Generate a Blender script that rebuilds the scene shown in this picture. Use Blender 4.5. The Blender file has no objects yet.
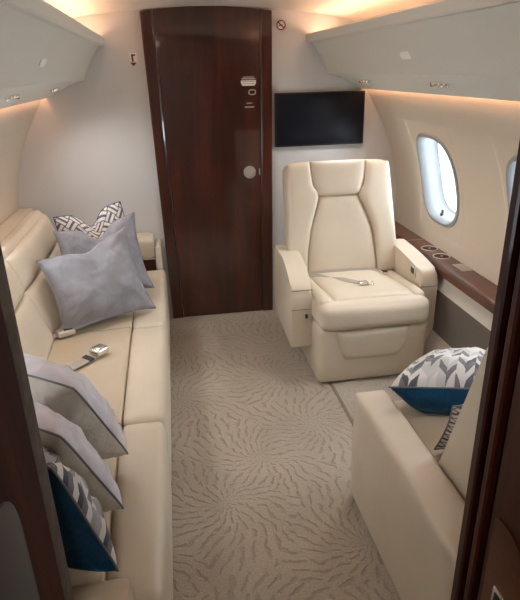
import bpy, bmesh, math, random
from mathutils import Vector, Matrix, noise

random.seed(7)
SC = bpy.context.scene
COL = SC.collection
PI = math.pi
CX, CZ, CR = 0.29, 0.68, 1.21          # fuselage lining: centre and radius
YB = 3.533                              # forward bulkhead
YV = -1.35                              # rear end of the vestibule

# ------------------------------------------------------------------ materials
def new_mat(name):
    m = bpy.data.materials.new(name); m.use_nodes = True
    nt = m.node_tree; b = nt.nodes['Principled BSDF']
    return m, nt, b

def node(nt, t, **k):
    n = nt.nodes.new(t)
    for a, v in k.items():
        if a.startswith('i_'):
            n.inputs[a[2:].replace('_', ' ')].default_value = v
        else:
            setattr(n, a, v)
    return n

def ramp(nt, stops, interp='LINEAR'):
    r = nt.nodes.new('ShaderNodeValToRGB'); r.color_ramp.interpolation = interp
    el = r.color_ramp.elements
    el[0].position, el[0].color = stops[0][0], (*stops[0][1], 1)
    el[1].position, el[1].color = stops[1][0], (*stops[1][1], 1)
    for p, c in stops[2:]:
        e = el.new(p); e.color = (*c, 1)
    return r

def M(nt, op, a, b=None, c=None):
    n = nt.nodes.new('ShaderNodeMath'); n.operation = op
    for i, v in enumerate((a, b, c)):
        if v is None: continue
        if isinstance(v, (int, float)): n.inputs[i].default_value = v
        else: nt.links.new(v, n.inputs[i])
    return n.outputs[0]

def plain(name, col, rough=0.5, metal=0.0, bump=0.0, bscale=200, vary=0.0, vscale=6, coat=0.0, sheen=0.0, spec=0.5):
    m, nt, b = new_mat(name)
    b.inputs['Base Color'].default_value = (*col, 1)
    b.inputs['Roughness'].default_value = rough
    b.inputs['Metallic'].default_value = metal
    b.inputs['Coat Weight'].default_value = coat
    b.inputs['Coat Roughness'].default_value = 0.05
    b.inputs['Sheen Weight'].default_value = sheen
    b.inputs['Specular IOR Level'].default_value = spec
    tc = node(nt, 'ShaderNodeTexCoord')
    if vary:
        n = node(nt, 'ShaderNodeTexNoise', i_Scale=vscale, i_Detail=3.0)
        nt.links.new(tc.outputs['Object'], n.inputs['Vector'])
        r = ramp(nt, [(0.3, tuple(c * (1 - vary) for c in col)), (0.7, tuple(min(1, c * (1 + vary)) for c in col))])
        nt.links.new(n.outputs['Fac'], r.inputs['Fac']); nt.links.new(r.outputs['Color'], b.inputs['Base Color'])
    if bump:
        n = node(nt, 'ShaderNodeTexNoise', i_Scale=bscale, i_Detail=4.0)
        nt.links.new(tc.outputs['Object'], n.inputs['Vector'])
        bp = node(nt, 'ShaderNodeBump', i_Strength=bump, i_Distance=0.002)
        nt.links.new(n.outputs['Fac'], bp.inputs['Height']); nt.links.new(bp.outputs['Normal'], b.inputs['Normal'])
    return m

def leather(name, col):
    m, nt, b = new_mat(name)
    b.inputs['Roughness'].default_value = 0.42
    b.inputs['Specular IOR Level'].default_value = 0.45
    tc = node(nt, 'ShaderNodeTexCoord')
    n = node(nt, 'ShaderNodeTexNoise', i_Scale=5.0, i_Detail=4.0)
    nt.links.new(tc.outputs['Object'], n.inputs['Vector'])
    r = ramp(nt, [(0.3, tuple(c * .95 for c in col)), (0.7, tuple(c * 1.03 for c in col))])
    nt.links.new(n.outputs['Fac'], r.inputs['Fac']); nt.links.new(r.outputs['Color'], b.inputs['Base Color'])
    v = node(nt, 'ShaderNodeTexVoronoi', i_Scale=420.0); nt.links.new(tc.outputs['Object'], v.inputs['Vector'])
    n2 = node(nt, 'ShaderNodeTexNoise', i_Scale=14.0, i_Detail=3.0); nt.links.new(tc.outputs['Object'], n2.inputs['Vector'])
    h = M(nt, 'ADD', M(nt, 'MULTIPLY', v.outputs['Distance'], 0.12), n2.outputs['Fac'])
    bp = node(nt, 'ShaderNodeBump', i_Strength=0.25, i_Distance=0.006)
    nt.links.new(h, bp.inputs['Height']); nt.links.new(bp.outputs['Normal'], b.inputs['Normal'])
    return m

def wood(name, dark, light, axis='Z', coat=1.0, rough=0.3, spec=0.5):
    m, nt, b = new_mat(name)
    tc = node(nt, 'ShaderNodeTexCoord')
    mp = node(nt, 'ShaderNodeMapping')
    s = {'Z': (9, 9, 0.9), 'Y': (9, 0.9, 9), 'X': (0.9, 9, 9)}[axis]
    mp.inputs['Scale'].default_value = s
    nt.links.new(tc.outputs['Object'], mp.inputs['Vector'])
    n = node(nt, 'ShaderNodeTexNoise', i_Scale=1.6, i_Detail=7.0, i_Roughness=0.62, i_Distortion=0.6)
    nt.links.new(mp.outputs['Vector'], n.inputs['Vector'])
    r = ramp(nt, [(0.3, dark), (0.72, light), (0.5, tuple((a + c) / 2 * .9 for a, c in zip(dark, light)))])
    nt.links.new(n.outputs['Fac'], r.inputs['Fac']); nt.links.new(r.outputs['Color'], b.inputs['Base Color'])
    b.inputs['Roughness'].default_value = rough
    b.inputs['Coat Weight'].default_value = coat
    b.inputs['Specular IOR Level'].default_value = spec
    b.inputs['Coat Roughness'].default_value = 0.06
    return m

def velvet(name, col, rim):
    m, nt, b = new_mat(name)
    tc = node(nt, 'ShaderNodeTexCoord')
    n = node(nt, 'ShaderNodeTexNoise', i_Scale=9.0, i_Detail=4.0, i_Distortion=1.2)
    nt.links.new(tc.outputs['Object'], n.inputs['Vector'])
    r = ramp(nt, [(0.3, tuple(c * .82 for c in col)), (0.7, tuple(min(1, c * 1.15) for c in col))])
    nt.links.new(n.outputs['Fac'], r.inputs['Fac']); nt.links.new(r.outputs['Color'], b.inputs['Base Color'])
    b.inputs['Roughness'].default_value = 0.6
    b.inputs['Specular IOR Level'].default_value = 0.25
    b.inputs['Sheen Weight'].default_value = 0.55
    b.inputs['Sheen Roughness'].default_value = 0.35
    b.inputs['Sheen Tint'].default_value = (*rim, 1)
    n2 = node(nt, 'ShaderNodeTexNoise', i_Scale=13.0, i_Detail=3.0, i_Distortion=0.8); nt.links.new(tc.outputs['Object'], n2.inputs['Vector'])
    bp = node(nt, 'ShaderNodeBump', i_Strength=0.55, i_Distance=0.015)
    nt.links.new(n2.outputs['Fac'], bp.inputs['Height']); nt.links.new(bp.outputs['Normal'], b.inputs['Normal'])
    return m

def blocks(name, cu, cv, light, mid, dark, shear=1.0):
    """woven geometric cloth: columns of slanted blocks, every other column slanting the other way"""
    m, nt, b = new_mat(name)
    uv = node(nt, 'ShaderNodeUVMap', uv_map='UVMap')
    sp = node(nt, 'ShaderNodeSeparateXYZ'); nt.links.new(uv.outputs['UV'], sp.inputs['Vector'])
    u = M(nt, 'MULTIPLY', sp.outputs[0], cu); v = M(nt, 'MULTIPLY', sp.outputs[1], cv)
    cu_i = M(nt, 'FLOOR', u); fu = M(nt, 'SUBTRACT', u, cu_i)
    par = M(nt, 'MODULO', cu_i, 2.0)
    sgn = M(nt, 'SUBTRACT', M(nt, 'MULTIPLY', par, 2.0), 1.0)
    w = M(nt, 'ADD', M(nt, 'ADD', v, M(nt, 'MULTIPLY', M(nt, 'MULTIPLY', fu, sgn), shear)), M(nt, 'MULTIPLY', par, -shear + .37))
    wi = M(nt, 'FLOOR', w); fw = M(nt, 'SUBTRACT', w, wi)
    cb = node(nt, 'ShaderNodeCombineXYZ'); nt.links.new(cu_i, cb.inputs[0]); nt.links.new(wi, cb.inputs[1])
    wn = node(nt, 'ShaderNodeTexWhiteNoise', noise_dimensions='2D'); nt.links.new(cb.outputs[0], wn.inputs['Vector'])
    alt = M(nt, 'MODULO', M(nt, 'ADD', M(nt, 'ADD', wi, cu_i), 40.0), 3.0)
    key = M(nt, 'ADD', M(nt, 'MULTIPLY', alt, 0.333), M(nt, 'MULTIPLY', wn.outputs['Value'], 0.30))
    r = ramp(nt, [(0.0, light), (0.20, mid), (0.335, dark), (0.52, light), (0.667, light), (0.76, mid), (0.86, dark)], 'CONSTANT')
    nt.links.new(key, r.inputs['Fac'])
    # fine woven lines across the dark blocks
    st = M(nt, 'GREATER_THAN', M(nt, 'FRACT', M(nt, 'MULTIPLY', fw, 6.0)), 0.72)
    mx = node(nt, 'ShaderNodeMix', data_type='RGBA')
    isd = M(nt, 'MULTIPLY', M(nt, 'MULTIPLY', st, 0.55), M(nt, 'COMPARE', key, 0.43, 0.1))
    nt.links.new(isd, mx.inputs['Factor']); nt.links.new(r.outputs['Color'], mx.inputs['A']); mx.inputs['B'].default_value = (*light, 1)
    nt.links.new(mx.outputs['Result'], b.inputs['Base Color'])
    b.inputs['Roughness'].default_value = 0.8
    b.inputs['Sheen Weight'].default_value = 0.2
    return m

def fretwork(name, n_, light, dark):
    """pale interlocking key pattern on a dark ground"""
    m, nt, b = new_mat(name)
    uv = node(nt, 'ShaderNodeUVMap', uv_map='UVMap')
    mp = node(nt, 'ShaderNodeMapping'); mp.inputs['Rotation'].default_value = (0, 0, PI / 4)
    nt.links.new(uv.outputs['UV'], mp.inputs['Vector'])
    sp = node(nt, 'ShaderNodeSeparateXYZ'); nt.links.new(mp.outputs['Vector'], sp.inputs['Vector'])
    u = M(nt, 'MULTIPLY', sp.outputs[0], n_); v = M(nt, 'MULTIPLY', sp.outputs[1], n_)
    ch = M(nt, 'MODULO', M(nt, 'ADD', M(nt, 'ADD', M(nt, 'FLOOR', u), M(nt, 'FLOOR', v)), 60.0), 2.0)
    fu = M(nt, 'FRACT', M(nt, 'ADD', u, 20.0)); fv = M(nt, 'FRACT', M(nt, 'ADD', v, 20.0))
    mixv = M(nt, 'ADD', M(nt, 'MULTIPLY', fu, ch), M(nt, 'MULTIPLY', fv, M(nt, 'SUBTRACT', 1.0, ch)))
    d = M(nt, 'ABSOLUTE', M(nt, 'SUBTRACT', mixv, 0.5))
    band = M(nt, 'MULTIPLY', M(nt, 'GREATER_THAN', d, 0.12), M(nt, 'LESS_THAN', d, 0.40))
    mx = node(nt, 'ShaderNodeMix', data_type='RGBA')
    nt.links.new(band, mx.inputs['Factor']); mx.inputs['A'].default_value = (*dark, 1); mx.inputs['B'].default_value = (*light, 1)
    nt.links.new(mx.outputs['Result'], b.inputs['Base Color'])
    b.inputs['Roughness'].default_value = 0.8
    return m

def carpet(name, base, line, swirl=True):
    m, nt, b = new_mat(name)
    tc = node(nt, 'ShaderNodeTexCoord')
    fine = node(nt, 'ShaderNodeTexNoise', i_Scale=150.0, i_Detail=4.0); nt.links.new(tc.outputs['Object'], fine.inputs['Vector'])
    broad = node(nt, 'ShaderNodeTexNoise', i_Scale=3.0, i_Detail=3.0); nt.links.new(tc.outputs['Object'], broad.inputs['Vector'])
    b.inputs['Roughness'].default_value = 0.95
    b.inputs['Specular IOR Level'].default_value = 0.1
    b.inputs['Sheen Weight'].default_value = 0.25
    r = ramp(nt, [(0.3, tuple(c * .72 for c in base)), (0.7, tuple(c * 1.2 for c in base))])
    nt.links.new(M(nt, 'ADD', M(nt, 'MULTIPLY', fine.outputs['Fac'], 0.65), M(nt, 'MULTIPLY', broad.outputs['Fac'], 0.35)), r.inputs['Fac'])
    hgt = M(nt, 'MULTIPLY', fine.outputs['Fac'], 0.35)
    if swirl:
        wob = node(nt, 'ShaderNodeTexNoise', i_Scale=7.0, i_Detail=2.0); nt.links.new(tc.outputs['Object'], wob.inputs['Vector'])
        wv = node(nt, 'ShaderNodeVectorMath', operation='MULTIPLY_ADD')
        nt.links.new(wob.outputs['Color'], wv.inputs[0]); wv.inputs[1].default_value = (0.07, 0.07, 0); nt.links.new(tc.outputs['Object'], wv.inputs[2])
        vo = node(nt, 'ShaderNodeTexVoronoi', voronoi_dimensions='2D', i_Scale=2.1, i_Randomness=0.75)
        nt.links.new(wv.outputs[0], vo.inputs['Vector'])
        df = node(nt, 'ShaderNodeVectorMath', operation='SUBTRACT')
        nt.links.new(wv.outputs[0], df.inputs[0]); nt.links.new(vo.outputs['Position'], df.inputs[1])
        sp = node(nt, 'ShaderNodeSeparateXYZ'); nt.links.new(df.outputs[0], sp.inputs['Vector'])
        ang = M(nt, 'ARCTAN2', sp.outputs[1], sp.outputs[0])
        rad = M(nt, 'SQRT', M(nt, 'ADD', M(nt, 'MULTIPLY', sp.outputs[0], sp.outputs[0]), M(nt, 'MULTIPLY', sp.outputs[1], sp.outputs[1])))
        lr = M(nt, 'LOGARITHM', M(nt, 'ADD', rad, 0.05), 2.718)
        sw = M(nt, 'ADD', ang, M(nt, 'MULTIPLY', lr, 0.55))
        # petals: dashes that run outwards from each flower's centre and break up in rings
        q = M(nt, 'MULTIPLY', lr, 3.6)
        nz = node(nt, 'ShaderNodeTexNoise', i_Scale=13.0, i_Detail=2.0); nt.links.new(tc.outputs['Object'], nz.inputs['Vector'])
        q = M(nt, 'ADD', q, M(nt, 'MULTIPLY', nz.outputs['Fac'], 0.9))
        ring = M(nt, 'FLOOR', q); fr = M(nt, 'FRACT', q)
        rr = M(nt, 'EXPONENT', M(nt, 'DIVIDE', ring, 3.6))
        fq = M(nt, 'ADD', M(nt, 'ROUND', M(nt, 'MULTIPLY', rr, 100.0)), 5.0)
        ph = M(nt, 'ADD', M(nt, 'MULTIPLY', sw, fq), M(nt, 'MULTIPLY', ring, 2.4))
        nz2 = node(nt, 'ShaderNodeTexNoise', i_Scale=24.0, i_Detail=2.0); nt.links.new(tc.outputs['Object'], nz2.inputs['Vector'])
        s = M(nt, 'SINE', M(nt, 'ADD', ph, M(nt, 'MULTIPLY', nz2.outputs['Fac'], 5.0)))
        gap = M(nt, 'MULTIPLY', M(nt, 'MULTIPLY', fr, M(nt, 'SUBTRACT', 1.0, fr)), 4.0)
        gap = M(nt, 'POWER', gap, 0.35)
        ln = node(nt, 'ShaderNodeMapRange', interpolation_type='SMOOTHSTEP')
        ln.inputs['From Min'].default_value = 0.38; ln.inputs['From Max'].default_value = 0.95
        nt.links.new(M(nt, 'MULTIPLY', s, gap), ln.inputs['Value'])
        lines = ln.outputs['Result']
        mx = node(nt, 'ShaderNodeMix', data_type='RGBA')
        nt.links.new(M(nt, 'MULTIPLY', lines, 0.32), mx.inputs['Factor'])
        nt.links.new(r.outputs['Color'], mx.inputs['A']); mx.inputs['B'].default_value = (*line, 1)
        nt.links.new(mx.outputs['Result'], b.inputs['Base Color'])
        hgt = M(nt, 'SUBTRACT', hgt, M(nt, 'MULTIPLY', lines, 0.9))
    else:
        nt.links.new(r.outputs['Color'], b.inputs['Base Color'])
    bp = node(nt, 'ShaderNodeBump', i_Strength=0.7, i_Distance=0.006)
    nt.links.new(hgt, bp.inputs['Height']); nt.links.new(bp.outputs['Normal'], b.inputs['Normal'])
    return m

def emit(name, col, s):
    m, nt, b = new_mat(name)
    b.inputs['Base Color'].default_value = (0.8, 0.8, 0.8, 1)
    b.inputs['Emission Color'].default_value = (*col, 1)
    b.inputs['Emission Strength'].default_value = s
    return m

def pane_glass(name):
    m, nt, b = new_mat(name)
    out = nt.nodes['Material Output']
    tr = node(nt, 'ShaderNodeBsdfTransparent'); tr.inputs['Color'].default_value = (0.95, 0.98, 1.0, 1)
    gl = node(nt, 'ShaderNodeBsdfGlossy'); gl.inputs['Roughness'].default_value = 0.02
    lw = node(nt, 'ShaderNodeLayerWeight', i_Blend=0.15)
    mx = node(nt, 'ShaderNodeMixShader')
    nt.links.new(M(nt, 'MULTIPLY', lw.outputs['Fresnel'], 0.5), mx.inputs[0])
    nt.links.new(tr.outputs[0], mx.inputs[1]); nt.links.new(gl.outputs[0], mx.inputs[2])
    nt.links.new(mx.outputs[0], out.inputs['Surface'])
    return m

MT = {
    'leather': leather('cream leather', (0.615, 0.54, 0.425)),
    'leather_dk': leather('tan leather', (0.54, 0.455, 0.335)),
    'bin': plain('bin shell', (0.66, 0.66, 0.60), 0.5, bump=0.05),
    'bulkhead': plain('bulkhead cloth', (0.61, 0.615, 0.615), 0.7, bump=0.1, bscale=400),
    'wall': plain('sidewall', (0.64, 0.57, 0.47), 0.6, bump=0.06, bscale=300),
    'ceiling': plain('headliner', (0.72, 0.67, 0.61), 0.7, bump=0.05),
    'bezel': plain('window bezel', (0.30, 0.325, 0.34), 0.5),
    'dado': plain('grey dado cloth', (0.135, 0.118, 0.10), 0.85, bump=0.3, bscale=500),
    'cream_panel': plain('cream panel', (0.62, 0.585, 0.52), 0.5),
    'wood': wood('door mahogany', (0.022, 0.0036, 0.0018), (0.085, 0.0155, 0.0065)),
    'wood_dk': wood('jamb mahogany', (0.018, 0.0040, 0.0028), (0.066, 0.0135, 0.008), coat=0.12, rough=0.4, spec=0.15),
    'wood_red': wood('ledge mahogany', (0.034, 0.008, 0.0045), (0.15, 0.033, 0.013), 'Y', 0.6, 0.35),
    'wood_amber': wood('amber mahogany', (0.05, 0.013, 0.004), (0.13, 0.036, 0.010), 'Y', 0.1, 0.4, 0.15),
    'wood_matte': wood('satin mahogany', (0.020, 0.0045, 0.0030), (0.062, 0.0135, 0.008), 'Z', 0.0, 0.6, 0.06),
    'groove': plain('dark groove', (0.006, 0.005, 0.005), 0.7),
    'carpet': carpet('aisle carpet', (0.43, 0.375, 0.305), (0.20, 0.165, 0.125)),
    'carpet_side': carpet('side carpet', (0.43, 0.385, 0.32), (0.2, 0.16, 0.12), False),
    'pile': plain('pile edge strip', (0.10, 0.075, 0.055), 0.95, bump=0.8, bscale=120, vary=.25, vscale=40),
    'grey_panel': plain('grey panel', (0.05, 0.045, 0.045), 0.55, bump=0.1),
    'chrome': plain('chrome', (0.75, 0.74, 0.72), 0.18, 1.0),
    'satin': plain('satin nickel', (0.62, 0.59, 0.55), 0.38, 0.75),
    'black': plain('black plastic', (0.012, 0.012, 0.013), 0.4),
    'screen': plain('screen', (0.006, 0.008, 0.014), 0.35, spec=0.2),
    'white': plain('white plate', (0.86, 0.84, 0.82), 0.5),
    'plate': plain('pale plate', (0.86, 0.87, 0.86), 0.6),
    'red': plain('dark red print', (0.16, 0.02, 0.02), 0.6),
    'print': plain('pale print', (0.42, 0.36, 0.32), 0.6),
    'greyprint': plain('grey print', (0.42, 0.36, 0.36), 0.6),
    'strap': plain('seat belt webbing', (0.44, 0.40, 0.35), 0.7, bump=0.4, bscale=300),
    'stitch': plain('seam', (0.25, 0.20, 0.14), 0.8),
    'silver': velvet('silver velvet', (0.27, 0.27, 0.30), (0.85, 0.87, 1.0)),
    'lavender': velvet('pale lavender velvet', (0.66, 0.65, 0.71), (0.95, 0.95, 1.0)),
    'greige': velvet('greige velvet', (0.56, 0.52, 0.44), (1, 0.97, 0.9)),
    'navy': velvet('navy velvet', (0.008, 0.035, 0.12), (0.05, 0.15, 0.35)),
    'blue': velvet('blue velvet', (0.004, 0.055, 0.125), (0.03, 0.2, 0.4)),
    'piping': plain('grey piping', (0.17, 0.17, 0.18), 0.7),
    'block_pat': blocks('block weave', 17, 16, (0.66, 0.65, 0.63), (0.30, 0.30, 0.33), (0.025, 0.032, 0.06), 0.55),
    'chevron_pat': blocks('chevron weave', 13, 15, (0.68, 0.67, 0.64), (0.55, 0.55, 0.54), (0.09, 0.095, 0.12), 1.3),
    'fret_pat': fretwork('fret weave', 7.5, (0.66, 0.63, 0.60), (0.115, 0.115, 0.16)),
    'glass': pane_glass('window pane'),
    'led': emit('warm cove strip', (1.0, 0.58, 0.36), 5.0),
    'led_low': emit('warm wash strip', (1.0, 0.50, 0.28), 4.0),
    'lamp': emit('lamp diffuser', (1.0, 0.95, 0.89), 22.0),
}

# ------------------------------------------------------------------ objects
ORIG = {}
def empty(name, loc):
    o = bpy.data.objects.new(name, None); o.location = loc; o.empty_display_size = 0.1
    COL.objects.link(o); ORIG[o.name] = Vector(loc); return o

def tag(o, label=None, cat=None, group=None, kind=None):
    if label: o['label'] = label
    if cat: o['category'] = cat
    if group: o['group'] = group
    if kind: o['kind'] = kind
    return o

def thing(name, loc, label, cat, group=None):
    return tag(empty(name, loc), label, cat, group)

def build(name, bm, mats, parent=None, loc=None, angle=40, smooth=True):
    """link a bmesh made in world coordinates as ONE mesh object"""
    if not isinstance(mats, (list, tuple)): mats = [mats]
    bmesh.ops.recalc_face_normals(bm, faces=bm.faces)
    org = ORIG[parent.name] if parent else Vector(loc or (0, 0, 0))
    for v in bm.verts: v.co -= org
    me = bpy.data.meshes.new(name); bm.to_mesh(me); bm.free()
    for m in mats: me.materials.append(MT[m])
    if smooth:
        me.polygons.foreach_set('use_smooth', [True] * len(me.polygons))
        me.set_sharp_from_angle(angle=math.radians(angle))
    o = bpy.data.objects.new(name, me); COL.objects.link(o)
    if parent: o.parent = parent
    else: o.location = org
    ORIG[o.name] = org
    return o

def struct(name, bm, mats, **k):
    return tag(build(name, bm, mats, **k), kind='structure')

# ------------------------------------------------------------------ mesh helpers
def bx(bm, x0, x1, y0, y1, z0, z1, r=0.0, seg=2):
    t = bmesh.new()
    bmesh.ops.create_cube(t, size=1)
    for v in t.verts:
        v.co = Vector(((x0 + x1) / 2 + v.co.x * (x1 - x0), (y0 + y1) / 2 + v.co.y * (y1 - y0), (z0 + z1) / 2 + v.co.z * (z1 - z0)))
    if r > 0:
        bmesh.ops.bevel(t, geom=list(t.edges), offset=r, segments=seg, affect='EDGES', profile=0.5)
    join(bm, t); return bm

def join(bm, t, mat_index=None):
    me = bpy.data.meshes.new('t'); t.to_mesh(me); t.free()
    n0 = len(bm.faces)
    bm.from_mesh(me); bpy.data.meshes.remove(me)
    if mat_index is not None:
        bm.faces.ensure_lookup_table()
        for f in bm.faces[n0:]: f.material_index = mat_index

def box(*a, **k):
    return bx(bmesh.new(), *a, **k)

def cushion(c, half, r, puff=(0, 0, 0), n=14, warp=None):
    """soft block: rounded edges, faces that swell by puff"""
    bm = bmesh.new(); vs = {}
    ts = [math.sin((i / n * 2 - 1) * PI / 2) for i in range(n + 1)]
    ts = [0.5 * t + 0.5 * (i / n * 2 - 1) if abs(t) < 1 else t for i, t in enumerate(ts)]
    def mk(p):
        k = tuple(round(q, 5) for q in p)
        if k in vs: return vs[k]
        P = Vector(p); h = Vector(half); q = Vector((P.x * h.x, P.y * h.y, P.z * h.z))
        inn = Vector([max(-(h[i] - r), min(h[i] - r, q[i])) for i in range(3)])
        d = q - inn
        w = inn + d.normalized() * r if d.length > 1e-9 else q
        for i in range(3):
            a, b_ = [j for j in range(3) if j != i]
            w[i] += puff[i] * (1 if P[i] > 0 else -1) * (abs(P[i]) ** 4) * (1 - P[a] ** 2) * (1 - P[b_] ** 2)
        w += Vector(c)
        if warp: w = warp(w)
        vs[k] = bm.verts.new(w); return vs[k]
    for ax in range(3):
        a, b_ = [j for j in range(3) if j != ax]
        for s in (-1, 1):
            g = []
            for u in ts:
                row = []
                for v in ts:
                    p = [0, 0, 0]; p[ax] = s; p[a] = u; p[b_] = v
                    row.append(mk(p))
                g.append(row)
            for i in range(n):
                for j in range(n):
                    bm.faces.new((g[i][j], g[i + 1][j], g[i + 1][j + 1], g[i][j + 1]))
    return bm

def prism(pts, axis, a0, a1, r=0.0, seg=2):
    """closed 2D outline pushed along an axis. axis X: pts=(y,z); Y: pts=(x,z); Z: pts=(x,y)"""
    bm = bmesh.new()
    def P(p, a):
        return {'X': (a, p[0], p[1]), 'Y': (p[0], a, p[1]), 'Z': (p[0], p[1], a)}[axis]
    A = [bm.verts.new(P(p, a0)) for p in pts]; B = [bm.verts.new(P(p, a1)) for p in pts]
    n = len(pts)
    caps = [bm.faces.new(A), bm.faces.new(list(reversed(B)))]
    for i in range(n): bm.faces.new((A[i], B[i], B[(i + 1) % n], A[(i + 1) % n]))
    if r > 0:
        es = set(e for f in caps for e in f.edges)
        bmesh.ops.bevel(bm, geom=list(es), offset=r, segments=seg, affect='EDGES', profile=0.5)
    return bm

def rounded(pts, r, seg=4):
    """round the corners of a 2D outline; r may be a list"""
    out = []; n = len(pts)
    for i in range(n):
        p0, p, p1 = Vector(pts[i - 1]), Vector(pts[i]), Vector(pts[(i + 1) % n])
        rr = r[i] if isinstance(r, (list, tuple)) else r
        if rr <= 0: out.append(tuple(p)); continue
        a, b_ = (p0 - p), (p1 - p)
        d = min(rr, a.length * .48, b_.length * .48)
        A, B = p + a.normalized() * d, p + b_.normalized() * d
        for k in range(seg + 1):
            t = k / seg
            out.append(tuple((1 - t) ** 2 * A + 2 * t * (1 - t) * p + t * t * B))
    return out

def tube(bm, pts, r, n=8, closed=False):
    pts = [Vector(p) for p in pts]; m = len(pts); rings = []
    up = Vector((0, 0, 1))
    for i, p in enumerate(pts):
        if closed: t = pts[(i + 1) % m] - pts[i - 1]
        else: t = pts[min(i + 1, m - 1)] - pts[max(i - 1, 0)]
        t.normalize()
        s = t.cross(up)
        if s.length < 1e-3: s = t.cross(Vector((1, 0, 0)))
        s.normalize(); q = s.cross(t)
        rings.append([bm.verts.new(p + r * (math.cos(2 * PI * k / n) * s + math.sin(2 * PI * k / n) * q)) for k in range(n)])
    for i in range(m if closed else m - 1):
        A, B = rings[i], rings[(i + 1) % m]
        for k in range(n): bm.faces.new((A[k], A[(k + 1) % n], B[(k + 1) % n], B[k]))
    if not closed:
        bm.faces.new(rings[0]); bm.faces.new(list(reversed(rings[-1])))
    return bm

def ribbon(bm, pts, wv, th=0.0025):
    """flat webbing along pts; wv = width vector, or one per point"""
    pts = [Vector(p) for p in pts]; rs = []
    for i, p in enumerate(pts):
        t = pts[min(i + 1, len(pts) - 1)] - pts[max(i - 1, 0)]
        w = Vector(wv[i]) if isinstance(wv, list) else Vector(wv)
        nrm = t.cross(w).normalized() * th / 2
        rs.append([bm.verts.new(p + a * w / 2 + b_ * nrm) for a, b_ in ((-1, -1), (1, -1), (1, 1), (-1, 1))])
    for A, B in zip(rs, rs[1:]):
        for k in range(4): bm.faces.new((A[k], A[(k + 1) % 4], B[(k + 1) % 4], B[k]))
    bm.faces.new(rs[0]); bm.faces.new(list(reversed(rs[-1])))
    return bm

def disc(c, r, depth, axis, n=28, prof=None):
    """lathe about an axis through c: prof = [(radius, height)]"""
    prof = prof or [(0, 0), (r, 0), (r, depth), (0, depth)]
    ax = Vector(axis).normalized(); s = ax.orthogonal().normalized(); q = ax.cross(s)
    bm = bmesh.new(); rings = []
    for (rad, h) in prof:
        if rad < 1e-6: rings.append([bm.verts.new(Vector(c) + ax * h)]); continue
        rings.append([bm.verts.new(Vector(c) + ax * h + rad * (math.cos(2 * PI * k / n) * s + math.sin(2 * PI * k / n) * q)) for k in range(n)])
    for A, B in zip(rings, rings[1:]):
        for k in range(n):
            k2 = (k + 1) % n
            if len(A) == 1 and len(B) == 1: continue
            if len(A) == 1: bm.faces.new((A[0], B[k2], B[k]))
            elif len(B) == 1: bm.faces.new((A[k], A[k2], B[0]))
            else: bm.faces.new((A[k], A[k2], B[k2], B[k]))
    return bm

def torus(c, R_, r, axis, n=28, m=8):
    ax = Vector(axis).normalized(); s = ax.orthogonal().normalized(); q = ax.cross(s)
    bm = bmesh.new(); rings = []
    for k in range(n):
        d = math.cos(2 * PI * k / n) * s + math.sin(2 * PI * k / n) * q
        rings.append([bm.verts.new(Vector(c) + d * (R_ + r * math.cos(2 * PI * j / m)) + ax * r * math.sin(2 * PI * j / m)) for j in range(m)])
    for k in range(n):
        A, B = rings[k], rings[(k + 1) % n]
        for j in range(m): bm.faces.new((A[j], A[(j + 1) % m], B[(j + 1) % m], B[j]))
    return bm

def pad(f, nrm, h, nu=18, nv=18, p=7, base=0.004):
    """upholstered panel on a surface f(u,v) (u,v in 0..1), swelling by h along nrm, edges tucked in"""
    bm = bmesh.new(); g = []; bk = []
    nrm = Vector(nrm).normalized()
    ts = lambda n: [0.5 - 0.5 * math.cos(PI * i / n) for i in range(n + 1)]
    for u in ts(nu):
        row = []; rb = []
        for v in ts(nv):
            e = (1 - abs(2 * u - 1) ** p) * (1 - abs(2 * v - 1) ** p)
            P = Vector(f(u, v))
            row.append(bm.verts.new(P + nrm * (h * max(e, 0) ** 0.5)))
            rb.append(P)
        g.append(row); bk.append(rb)
    for i in range(nu):
        for j in range(nv):
            bm.faces.new((g[i][j], g[i + 1][j], g[i + 1][j + 1], g[i][j + 1]))
    # skirt to a tucked-in back
    loop = [(i, 0) for i in range(nu)] + [(nu, j) for j in range(nv)] + [(i, nv) for i in range(nu, 0, -1)] + [(0, j) for j in range(nv, 0, -1)]
    B = [bm.verts.new(bk[i][j] - nrm * base * 3) for i, j in loop]
    n = len(loop)
    for k in range(n):
        a, b_ = loop[k], loop[(k + 1) % n]
        bm.faces.new((g[a[0]][a[1]], g[b_[0]][b_[1]], B[(k + 1) % n], B[k]))
    bm.faces.new(B)
    return bm

def quad(c00, c10, c11, c01):
    A, B, C, D = map(Vector, (c00, c10, c11, c01))
    return lambda u, v: A * (1 - u) * (1 - v) + B * u * (1 - v) + C * u * v + D * (1 - u) * v

# ------------------------------------------------------------------ camera
f_px, pitch, yaw, roll = 557.92, 0.39185, 0.156144, 0.0239863
cy_, sy_, cp_, sp_ = math.cos(yaw), math.sin(yaw), math.cos(pitch), math.sin(pitch)
fw = Vector((sy_ * cp_, cy_ * cp_, -sp_)); rt = Vector((cy_, -sy_, 0)); dn = fw.cross(rt)
c_, s_ = math.cos(roll), math.sin(roll)
rx, dx_ = c_ * rt + s_ * dn, -s_ * rt + c_ * dn
cam_d = bpy.data.cameras.new('camera'); cam = bpy.data.objects.new('camera', cam_d); COL.objects.link(cam)
mat = Matrix((rx, -dx_, -fw)).transposed().to_4x4(); mat.translation = (0, 0, 1.55)
cam.matrix_world = mat
cam_d.sensor_fit = 'HORIZONTAL'; cam_d.sensor_width = 36.0; cam_d.lens = 36.0 * f_px / 520.0
cam_d.clip_start = 0.02
SC.camera = cam

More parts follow.
